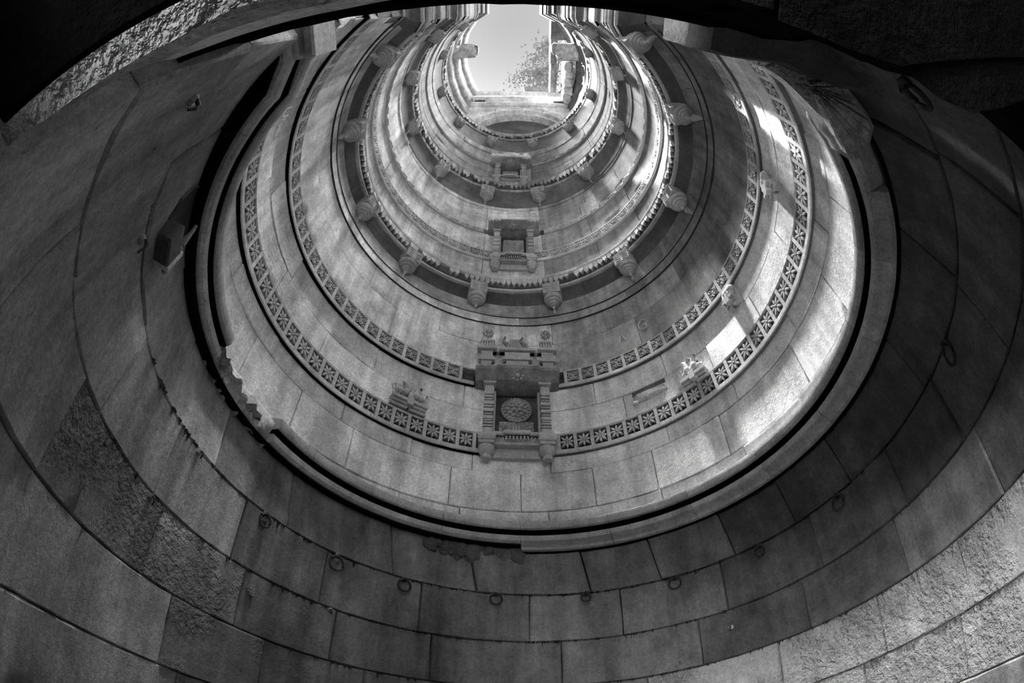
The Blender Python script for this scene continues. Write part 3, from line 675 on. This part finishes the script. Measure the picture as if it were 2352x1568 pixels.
# ------------------------------------------------------------------ carved niches
def niche(phi, h0, label, sc_, rosette, upper, R=1.092, hs=1.0):
    """hs stretches heights; local units are survey units, x right, y into the wall"""
    p, rz, m = frame_at(phi, R, h0); t = empty('carved_niche', p, rz); tag(t, label, 'niche', None)
    t.scale = (S*sc_, S*sc_, S*sc_*hs)
    # back and reveals
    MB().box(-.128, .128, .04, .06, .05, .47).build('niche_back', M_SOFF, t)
    for sx_ in (-1, 1): MB().box(sx_*.128-.01, sx_*.128+.01, -.012, .05, .05, .47).build('reveal', M_CARV, t)
    # sill with stepped front and a fringe of little drops
    sl = MB(); sl.box(-.17, .17, -.075, .04, .085, .105, .004); sl.box(-.13, .13, -.088, .04, .085, .107, .004); sl.box(-.07, .07, -.10, .04, .085, .109, .004); sl.box(-.16, .16, -.06, .04, .04, .085); s_ = sl.build('sill', M_CARV, t)
    fr = MB()
    for k in range(15):
        x = -.13+.26*k/14; y = -.066-(.012 if abs(x) < .07 else 0)
        fr.ball((x, y, .068), (.006, .006, .015), 6, 4); fr.ball((x, y+.002, .08), (.008, .006, .006), 6, 4)
    fr.build('fringe', M_CARV, s_)
    MB().box(-.155, .155, -.02, .04, -.02, .04).build('apron', M_CARV, t)
    for sx_ in (-1, 1):
        x = sx_*.156
        b = MB(); b.box(x-.046, x+.046, -.09, .03, .055, .10, .006); b.box(x-.04, x+.04, -.083, .03, .035, .055, .004)
        b.lathe([(.012, -.05), (.024, -.045), (.027, -.03), (.022, -.02), (.036, -.008), (.043, .012), (.043, .03), (.034, .037)], 18, (x, -.04, 0))
        b.build('console_bud', M_CARV, t, 45)
        pil = MB(); z = .10
        seq = [(.037, .045), (.024, .009), (.036, .010), (.022, .010), (.038, .009), (.020, .012), (.030, .010), (.037, .022), (.020, .010), (.031, .008), (.021, .010), (.038, .022), (.020, .012), (.036, .008), (.022, .010), (.038, .024), (.020, .010), (.034, .008), (.021, .010), (.037, .010), (.026, .012), (.036, .055), (.03, .016)]
        tot = sum(q[1] for q in seq); f = .36/tot
        for w_, hh in seq:
            hh *= f; w_ *= .74; pil.box(x-w_, x+w_, -.038-w_, .03, z, z+hh, .003); z += hh
        pil.build('pilaster', M_CARV, t)
        cp = MB(); cp.box(x-.036, x+.036, -.080, .03, .46, .475, .003); cp.box(x-.027, x+.027, -.05, .03, .475, .52); cp.build('capital', M_CARV, t)
    # scroll carving
    rnd = random.Random(11); cv = MB()
    for k in range(230 if rosette else 230):
        x = rnd.uniform(-.088, .088); z = rnd.uniform(.12 if rosette else .2, .262 if rosette else .42); r = rnd.uniform(.007, .014); a = rnd.uniform(0, 6.28); sg = rnd.choice((-1, 1))
        cv.tube([(x+r*(1-j*.12)*math.cos(a+sg*j*.95), (.036 if rosette else .010)-.004*(j % 2), z+r*(1-j*.12)*math.sin(a+sg*j*.95)) for j in range(6)], .0036, 4)
    if rosette:
        for sx_ in (-.02, 0, .02): cv.tube([(sx_, .03, .10), (sx_*.8, .028, .23)], .005, 5)
    cv.box(-.095, .095, .036 if rosette else .010, .045, .10, .265 if rosette else .425); cv.build('scroll_carving', M_CARV, t)
    if rosette:
        def rot_lathe(prof, c, n=28):
            mb = MB(); mb.lathe(prof, n); V = [(v[0]+c[0], -v[2]+c[1], v[1]+c[2]) for v in mb.V]; return MB().add(V, mb.F)
        c = (0, .035, .345)
        ro = rot_lathe([(.088, 0), (.088, .010), (.080, .016), (.075, .012), (.060, .016), (.059, .026), (.049, .030), (.039, .028), (.037, .038), (.024, .044), (.0, .05)], c)
        for rr, dd, nn, rb in ((.083, .014, 26, .007), (.068, .016, 18, .0085), (.049, .032, 11, .010), (.028, .044, 6, .011), (0, .053, 1, .015)):
            for k in range(nn):
                a = 2*math.pi*k/nn; ro.ball((c[0]+rr*math.cos(a), c[1]-dd, c[2]+rr*math.sin(a)), rb, 7, 4)
        ro.build('rosette', M_CARV, t, 40)
    # canopy
    ca = MB(); V = []; n = 9
    xs = [-.245, -.235, -.13, -.125, -.05, .05, .125, .13, .235, .245]
    prof = [(-.02, .455), (-.075, .475), (-.125, .525), (-.128, .545), (.03, .545), (.03, .455)]
    xsn = [-.24, -.12, -.12, .12, .12, .24]; ex = [0, 0, -.012, -.012, 0, 0]
    for x, e_ in zip(xsn, ex):
        for y, z in prof: V.append((x, y+(e_ if y < -.05 else 0), z))
    k = len(prof); F = []
    for i in range(len(xsn)-1):
        for j in range(k): F.append((i*k+j, i*k+(j+1) % k, (i+1)*k+(j+1) % k, (i+1)*k+j))
    F += [tuple(range(k-1, -1, -1)), tuple((len(xsn)-1)*k+j for j in range(k))]
    c_ = ca.add(V, [f[::-1] for f in F]).build('canopy', M_DRK, t, 25)
    ro = MB()
    for k in range(8):
        a = math.pi/4*k; ro.ball((.03*math.cos(a), -.105+.018*math.sin(a)*.8, .497-.028*math.sin(a)*.8), .008, 6, 4)
    ro.ball((0, -.105, .497), .014, 8, 5); ro.build('soffit_flower', M_CARV, c_)
    if upper:
        st = MB()
        def tiers(x, w_, y, z0, zs):
            z = z0
            for ww, hh in zs: st.box(x-w_*ww, x+w_*ww, y-.5*w_*ww, .03, z, z+hh, .002); z += hh
        tiers(-.185, .05, -.04, .545, [(1, .026), (.68, .03), (.92, .02), (.62, .045), (1.0, .026), (.72, .06)])
        tiers(.185, .05, -.04, .545, [(1, .026), (.68, .03), (.92, .02), (.62, .045), (1.0, .026), (.72, .06)])
        tiers(0, .10, -.035, .545, [(1, .026), (.72, .026), (.9, .02), (.66, .04), (.9, .02), (.76, .05)])
        tiers(-.115, .036, -.02, .545, [(1, .045), (.7, .03), (1, .03), (.7, .06)]); tiers(.115, .036, -.02, .545, [(1, .045), (.7, .03), (1, .03), (.7, .06)])
        st.box(-.24, .24, -.012, .03, .545, 0.823); st.build('pediment', M_CARV, t)
        co = MB(); co.box(-.245, -.125, -.075, .03, 0.758, 0.780, .003); co.box(.125, .245, -.075, .03, 0.758, 0.780, .003); co.box(-.11, .11, -.065, .03, 0.758, 0.782, .004); co.box(-.17, .17, -.045, .03, 0.758, 0.774, .003); co.build('upper_cornice', M_CARV, t)
        for x in (-.185, .185):
            tw = MB(); tw.box(x-.045, x+.045, -.045, .03, 0.780, 0.793, .003)
            for k in range(5): tw.box(x-.04+.0165*k, x-.03+.0165*k, -.042, .03, 0.793, 0.858)
            tw.box(x-.04, x+.04, -.03, .03, 0.793, 0.858); tw.box(x-.044, x+.044, -.046, .03, 0.858, 0.873, .003); tw.box(x-.034, x+.034, -.036, .03, 0.873, 0.888, .003)
            for k in range(8):
                a = math.pi/4*k; tw.ball((x+.024*math.cos(a), -.03, 0.953+.03*math.sin(a)), (.012, .014, .014), 6, 4)
            tw.ball((x, -.03, 0.953), (.014, .02, .016), 7, 5); tw.tube([(x, -.01, 0.888), (x, -.015, 0.928)], .016, 6); tw.build('turret', M_CARV, t)
        pn = MB(); pn.box(-.13, .13, -.005, .03, 0.780, 0.878, .003); pn.box(-.085, .085, -.02, .03, 0.780, 0.803, .003); pn.box(-.05, .05, -.012, .03, 0.803, 0.918, .003)
        for k in (-.06, .05):
            pn.tube([(k, -.012, 0.838), (k-.015, -.03, 0.868), (k-.03, -.012, 0.898), (k-.015, -.02, 0.928)], .008, 5); pn.tube([(k, -.01, .76), (k+.01, -.03, 0.848), (k, -.015, 0.878)], .009, 5)
        pn.build('carved_panel', M_CARV, t)
        for x in (-.185, 0, .185):
            lf = MB()
            for k in range(5):
                a = -1.0+.5*k; lf.tube([(x, -.10, .548), (x+.03*math.sin(a), -.108, .555+.028*math.cos(a)), (x+.055*math.sin(a), -.10, .56+.02*math.cos(a))], .008, 5, r1=.004)
            lf.build('leaf_crest', M_CARV, t)
    else:
        st = MB(); st.box(-.25, .25, -.15, .03, .545, .585, .012); st.box(-.15, .15, -.145, .03, .585, .64, .014); st.box(-.10, .10, -.14, .03, .64, .70, .014); st.box(-.05, .05, -.13, .03, .70, .75, .012)
        for k in range(16): st.ball((-.23+.46*k/15, -.125, .545), (.011, .01, .014), 6, 4)
        st.build('pediment', M_TOP, t)
        for x in (-.19, .19):
            b = MB(); b.box(x-.05, x+.05, -.145, .03, .585, .64, .01); b.ball((x, -.11, .67), (.042, .045, .045), 9, 5); b.box(x-.03, x+.03, -.12, .03, .70, .74, .008); b.build('turret', M_TOP, t)
    return t
niche(-1.5, 1.300, 'large carved niche with bead rosette, pilasters and turrets between the two flower bands', 1.0, True, True, 1.092, .98)
niche(-.6, 3.055, 'mid-height carved niche with scroll panel and weathered pale top above the second ring', .94, False, False, 1.06, 1.25)
niche(-2.6, 4.77, 'small high plain niche with beaded lintel set above the middle toothed ring', 1.0, False, False, 1.05, 1.15)
# ------------------------------------------------------------------ small reliefs on the pale wall between the flower bands
def relief(phi, h, label, wdt, broken=False):
    p, rz, m = frame_at(phi, 1.095, h); t = empty('relief_bracket', p, rz); tag(t, label, 'carving', None); t.scale = (S, S, S)
    w2 = wdt/2; b = MB()
    for x0, x1 in ((-w2, -.006), (.006, w2)):
        b.box(x0, x1, -.05, .03, 0, .022, .004); b.box(x0+.004, x1-.004, -.038, .03, -.016, 0, .003); b.box(x0, x1, -.028, .03, -.034, -.016, .004)
    b.box(-.016, .016, -.056, .03, -.02, .034, .004); b.build('shelf', M_CARV, t)
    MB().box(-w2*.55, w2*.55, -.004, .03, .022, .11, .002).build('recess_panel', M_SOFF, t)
    if not broken:
        for sg in (-1, 1):
            mb = MB(); animal(mb, w2*.98, (sg*w2*.56, -.022, .022), False, -sg, .45)
            x = sg*w2*.4; mb.tube([(sg*w2*.3, -.03, .07), (sg*w2*.36, -.032, .11), (sg*w2*.5, -.025, .128)], .016, 6, r1=.010)
            mb.ball((sg*w2*.30, -.034, .062), (.02, .018, .024), 7, 5)
            mb.tube([(sg*w2*.98, -.02, .06), (sg*w2*1.06, -.02, .085), (sg*w2*.92, -.02, .10), (sg*w2*.85, -.02, .085)], .004, 5)
            mb.build('carved_animal', M_CARV, t)
        mb = MB(); mb.ball((0, -.03, .05), (.018, .014, .028), 8, 5); mb.tube([(0, -.03, .07), (.006, -.03, .10)], .005, 5); mb.build('carved_bud', M_CARV, t)
    else:
        mb = MB()
        for k in range(6): mb.ball((-w2*.5+w2*.25*k, -.018, .05+.02*(k % 2)), (.028, .022, .03), 7, 5)
        mb.build('worn_figure', M_CARV, t)
    return t
relief(-33.2, 1.475, 'carved pair of facing animals on a stone shelf, left of the large niche', .205)
relief(52.3, 1.455, 'carved animals on a small shelf resting on the flower band, right of the large niche', .15)
relief(72.0, 1.655, 'small stone bracket carving hanging just under the upper flower band on the right', .075, True)
relief(106, 1.63, 'small stone bracket carving casting a dark shadow on the bright right wall', .085, True)
# broken-out socket between the niche and the right relief
p, rz, m = frame_at(38, 1.093, 1.545); t = empty('broken_socket', p, rz); tag(t, 'rough broken socket in the pale wall where a carving fell out', 'socket'); t.scale = (S, S, S)
rock('socket_rubble', t, (0, .012, 0), (.09, .012, .04), M_ROUGH, 77, 16, 9, .3, .5, local=True); MB().box(-.10, .10, .001, .03, .02, .05, .003).build('socket_shadow_ledge', M_SOFF, t); rock('socket_lump', t, (-.088, .0, -.03), (.016, .010, .012), M_TRIM, 78, local=True)
# ------------------------------------------------------------------ iron rings and hooks in the joints of the lowest wall
def iron_ring(phi, h, r, label, drop=True, tilt=.25, yaw=0):
    p, rz, m = frame_at(phi, RW-.004, h); t = empty('iron_ring', p, rz); tag(t, label, 'ring', 'iron rings in the lowest wall'); 
    b = MB(); b.tube([(0, .05, .0), (0, -.035, 0), (.0, -.05, -.012), (0, -.035, -.026), (0, .05, -.024)], .011, 7); b.ball((0, 0, -.012), (.032, .02, .03), 8, 5); b.build('staple', M_IRON, t)
    b = MB(); n = 18
    b.tube([(r*math.sin(2*math.pi*k/n)*math.cos(yaw), -.03-tilt*r*(1-math.cos(2*math.pi*k/n))*.3+r*.4*math.sin(2*math.pi*k/n)*math.sin(yaw), -.012-r+r*math.cos(2*math.pi*k/n)) for k in range(n)], .013, 7, True)
    b.build('hoop', M_IRON, t); return t
names_ = ['iron ring in the upper joint, leftmost on the dressed lower wall', 'iron ring on a rough mortar lump, second from left along the upper joint', 'round iron ring left of the wall centre, third from left along the upper joint',
          'iron ring nearest the centre of the lowest wall, left of the middle', 'half-hidden iron ring just right of the wall centre', 'iron ring right of centre on the shaded lowest wall', 'iron ring lost in deep shade, right of the lowest cornice dip',
          'open iron ring on the dark right wall below the cornice', 'large iron ring on the far right dark wall', 'iron ring high on the dark right wall beside the landing slab']
for (ph, h, r), lb in zip([(-69.6, .552, .06), (-50.5, .548, .075), (-33.7, .552, .068), (-11.7, .557, .066), (9.7, .556, .05), (31.2, .552, .068), (52.7, .552, .06), (74.3, .552, .07), (115.6, .552, .085), (157.7, .522, .075)], names_):
    iron_ring(ph, h, r, lb, yaw=random.uniform(-.4, .4))
def hook(phi, h, label, L=.09):
    p, rz, m = frame_at(phi, RW-.002, h); t = empty('iron_hook', p, rz); tag(t, label, 'hook', 'iron hooks in the lowest wall')
    MB().tube([(0, .05, 0), (0, -.025, .006), (0, -.045, -.005), (0, -.048, -.025), (.005, -.035, -L*.6)], .011, 7, r1=.006).build('prong', M_IRON, t)
    rock('wedge', t, (0, 0, 0), (.028, .022, .022), M_ROUGH, int(phi*7) % 99, 8, 6, local=True)
    return t
hook(-89.5, .548, 'bent iron hook in the joint, left of the broken cornice'); hook(-129.8, .535, 'knobbed iron hook just below the pointed lamp niche', .12)
hook(-147.7, .49, 'dark iron hook near the top of the left wall by the passage'); hook(-95.9, .318, 'iron spike at a joint crossing low on the left wall'); hook(-49.7, .322, 'small iron peg in the second joint, left of the middle', .05); hook(42.4, .25, 'rust-dark peg low on the right of the front wall', .07)
rnd = random.Random(5); tf = MB()
for hh, n_ in ((.556, 120), (.331, 110), (.118, 60)):
    for _ in range(n_):
        ph = rnd.uniform(-110, 100) if hh > .2 else rnd.uniform(-60, 80)
        for k in range(rnd.randint(1, 4)):
            a_ = ph+rnd.uniform(-.5, .5); L_ = rnd.uniform(.004, .014)*(2.2 if rnd.random() < .12 else 1); w_ = rnd.uniform(.08, .22)
            P = [path(a_-w_, RW+.003, hh+.003, PE2), path(a_+w_, RW+.003, hh+.003, PE2), path(a_, RW-.010, hh+.001, PE2), path(a_+rnd.uniform(-.15, .15), RW-.005, hh-L_, PE2)]
            tf.add(P, [(0, 1, 2), (0, 2, 3), (2, 1, 3), (1, 0, 3)])
o = tf.build('root_tuft', M_CORE, wl, local=True); o['kind'] = 'stuff'
rnd = random.Random(14)
for k in range(26):
    ph = rnd.uniform(-29, -4.5); big = 1.5 if -22 < ph < -15 or ph > -9 else 1.0; b_ = rnd.uniform(.05, .085)*big; hh = .785-b_/S*rnd.uniform(.6, 1.1)
    rock('lime_crust', wl, path(ph, RW+.004, hh, PE2), (rnd.uniform(.05, .10), .03+.012*rnd.random(), b_), M_SHADE_DAMP, 200+k, 14, 9, .38, .85)
for k, (ph, hh) in enumerate(((-68.3, .262), (-50.5, .535), (-69.6, .535))):
    c_ = path(ph, RW+.002, hh, PE2); rock('mortar_lump', wl, c_, (.045, .04, .06), M_PECK, 220+k, 12, 8, .3, .8)
# ------------------------------------------------------------------ pointed lamp niche with a stone tray on the left wall
p, rz, m = frame_at(-125.5, RW, .66); t = empty('lamp_niche', p, 0); tag(t, 'pointed dark lamp niche with projecting stone tray on the left wall', 'niche')
hol = [(-130.3, .770), (-129.0, .800), (-127.0, .822), (-125, .834), (-123.2, .832), (-121.2, .822), (-121.6, .785), (-122.8, .748), (-124.6, .703), (-127, .680), (-128.8, .650), (-130.0, .700)]
def wallpoly(name, pts, R, mat, parent):
    c = (sum(p_[0] for p_ in pts)/len(pts), sum(p_[1] for p_ in pts)/len(pts)); V = [path(c[0], R, c[1], PE2)]+[path(a_, R, h_, PE2) for a_, h_ in pts]; n = len(pts)
    return mk(name, V, [(0, 1+i, 1+(i+1) % n) for i in range(n)], mat, parent)
wallpoly('painted_hollow', hol, RW-.0065, M_CORE, t)  # flat dark panel; the hollow's shade is put into its colour
rim = MB(); rim.tube([path(a_, RW-.004, h_, PE2) for a_, h_ in hol], .014, 5, True); mk('hollow_rim', rim.V, rim.F, M_LOW, t)
fm = lambda x, y, z: tuple(Vector(p)+Vector((m.col[0][0]*x+m.col[1][0]*y, m.col[0][1]*x+m.col[1][1]*y, z)))
def lbox(name, x0, x1, y0, y1, z0, z1, mat):
    b_ = MB().box(x0, x1, y0, y1, z0, z1, .012); return mk(name, [fm(*v) for v in b_.V], b_.F, mat, t)
lbox('tray', -.15, .04, -.13, .015, -.15, .0, M_SHADE_DAMP)
lbox('tray_lip', .03, .055, -.14, .04, -.16, .015, M_MID)
b_ = MB(); b_.tube([fm(.07, -.11, -.13), fm(.13, -.09, .0), fm(.15, -.04, .16)], .014, 6, r1=.010); b_.ball(fm(.07, -.11, -.14), .02, 7, 5); b_.tube([fm(.15, -.04, .16), fm(.135, -.03, .30), fm(.11, -.015, .40)], .022, 6, r1=.006); mk('support_arm', b_.V, b_.F, M_LEFT, t)
# ------------------------------------------------------------------ chalk scratches on the plaster
def chalk(parent, word, phi, h, R, hgt, rot=0, wid=.006, gap=.62):
    G = {'A': [[(0, 0), (.3, 1), (.6, 0)], [(.12, .4), (.48, .4)]], 'G': [[(.6, .85), (.35, 1), (.08, .8), (0, .45), (.12, .1), (.4, 0), (.6, .15), (.6, .45), (.35, .45)]],
         'R': [[(0, 0), (0, 1), (.4, .95), (.5, .75), (.35, .52), (0, .5)], [(.25, .5), (.6, 0)]], 'S': [[(.55, .88), (.3, 1), (.08, .8), (.2, .58), (.45, .45), (.52, .2), (.3, 0), (0, .12)]],
         'M': [[(0, 0), (.05, 1), (.32, .4), (.6, 1), (.65, 0)]], 'I': [[(.2, 0), (.2, 1)]], 'N': [[(0, 0), (0, 1), (.5, 0), (.5, 1)]], 'B': [[(0, 0), (0, 1), (.4, .9), (.4, .6), (0, .52), (.45, .4), (.45, .1), (0, 0)]],
         'F': [[(0, 0), (0, 1), (.5, 1)], [(0, .55), (.4, .55)]], 'L': [[(0, 1), (0, 0), (.45, 0)]], 'U': [[(0, 1), (0, .25), (.25, 0), (.5, .25), (.5, 1)]], 'C': [[(.55, .85), (.3, 1), (.05, .7), (.05, .3), (.3, 0), (.55, .15)]],
         'o': [[(.25, .5), (.05, .35), (.05, .12), (.25, 0), (.45, .12), (.45, .38), (.25, .5)]], 'h': [[(0, 1), (0, 0)], [(0, .4), (.3, .5), (.4, .3), (.4, 0)]], 'a': [[(.45, .5), (.45, 0)], [(.45, .4), (.2, .5), (0, .25), (.2, 0), (.45, .15)]],
         'n': [[(0, .5), (0, 0)], [(0, .4), (.3, .5), (.4, .3), (.4, 0)]], '~': [[(.3, -.4), (-.3, .5), (-.35, 1.1), (0, 1.35), (.45, 1.15), (1.0, 1.35), (1.7, 1.15), (2.2, .6), (1.8, -.1), (1.0, -.3), (.3, -.4)]]}
    mb = MB(); x0 = 0; ca, sa = math.cos(rot), math.sin(rot)
    for c in word:
        for st in G.get(c, []):
            P = []
            for (x, y) in st:
                X = (x0+x)*hgt; Y = y*hgt; X, Y = X*ca-Y*sa, X*sa+Y*ca
                P.append((X, Y))
            Q = []
            for a, b in zip(P, P[1:]):
                for k in range(3): Q.append((a[0]+(b[0]-a[0])*k/3, a[1]+(b[1]-a[1])*k/3))
            Q.append(P[-1])
            mb.tube([path(phi+math.degrees(X/R), R, h+Y) for X, Y in Q], wid, 4)
        x0 += gap if c != '~' else 0
    return mk('chalk_mark', mb.V, mb.F, M_CHALK, parent, 40)
chalk(wc, 'A', 33.0, 1.985, 1.088, .075, 0, .0035); chalk(wc, 'G', 40.5, 2.00, 1.088, .085, 0, .004)
chalk(wb, 'ARMAIN', 49, 1.60, 1.0955, .055, 0, .003); chalk(wc, 'AS', -54, 2.0, 1.088, .06, .2, .004)
chalk(wb, 'BF', -138, 1.60, 1.0975, .085, .15, .005); chalk(wb, 'LUCS', -126, 1.58, 1.0945, .075, -.15, .005)
chalk(wd_, '~RS', -41, 3.36, 1.057, .13, -.12, .0075); chalk(wd_, 'Rohan', -29.5, 3.34, 1.057, .10, -.12, .0065, .55)
# ------------------------------------------------------------------ tree twigs above the opening
t = empty('tree_branch', U(1.4, 1.2, 13.0)); tag(t, 'sparse leafy twigs hanging across the sky at the right of the opening', 'branch')
rnd = random.Random(21); tw = MB(); lf = MB()
H0 = 13.0
starts = [((.085, .06), (.050, .075)), ((.085, .09), (.030, .10)), ((.085, .12), (.02, .135)), ((.085, .14), (-.005, .15)), ((.085, .165), (.03, .16)), ((.08, .105), (.045, .14))]
for (a, b) in starts:
    P = []; n = 8
    for i in range(n+1):
        f = i/n; x = a[0]+(b[0]-a[0])*f; y = a[1]+(b[1]-a[1])*f+.004*math.sin(f*7+a[1]*90)
        h = H0+rnd.uniform(-.15, .15); P.append(U(x*h, y*h, h))
    tw.tube(P, .035, 5, r1=.012)
    for i in range(1, n+1):
        for k in range(26):
            q = Vector(P[i])+Vector((rnd.gauss(0, .32), rnd.gauss(0, .34), rnd.gauss(0, .3)))
            if rnd.random() < .25: tw.tube([P[i], tuple((Vector(P[i])+q)/2+Vector((.05, .03, .08))), tuple(q)], .012, 4, r1=.006)
            d = Vector((rnd.gauss(0, 1), rnd.gauss(0, 1), rnd.gauss(0, .35))).normalized(); s_ = d.cross(Vector((rnd.gauss(0, .3), rnd.gauss(0, .3), 1))).normalized(); L = rnd.uniform(.11, .24); wq = L*.33
            u = d.cross(s_).normalized()*.012
            lf.add([q, q+d*L*.5+s_*wq+u, q+d*L, q+d*L*.5-s_*wq+u], [(0, 1, 2, 3)])
tw.tube([U(1.14, 1.15, 10.505), U(1.12, 1.2, 11.5), U(1.12, 1.3, 13.0)], .11, 7, r1=.06)
for (a, b) in starts: tw.tube([U(1.12, 1.25, 12.4), U(a[0]*H0, a[1]*H0, H0)], .05, 5, r1=.035)
tw.build('twig', M_DRK, t, local=False); o = lf.build('foliage', M_LEAF, t, local=False); o['kind'] = 'stuff'
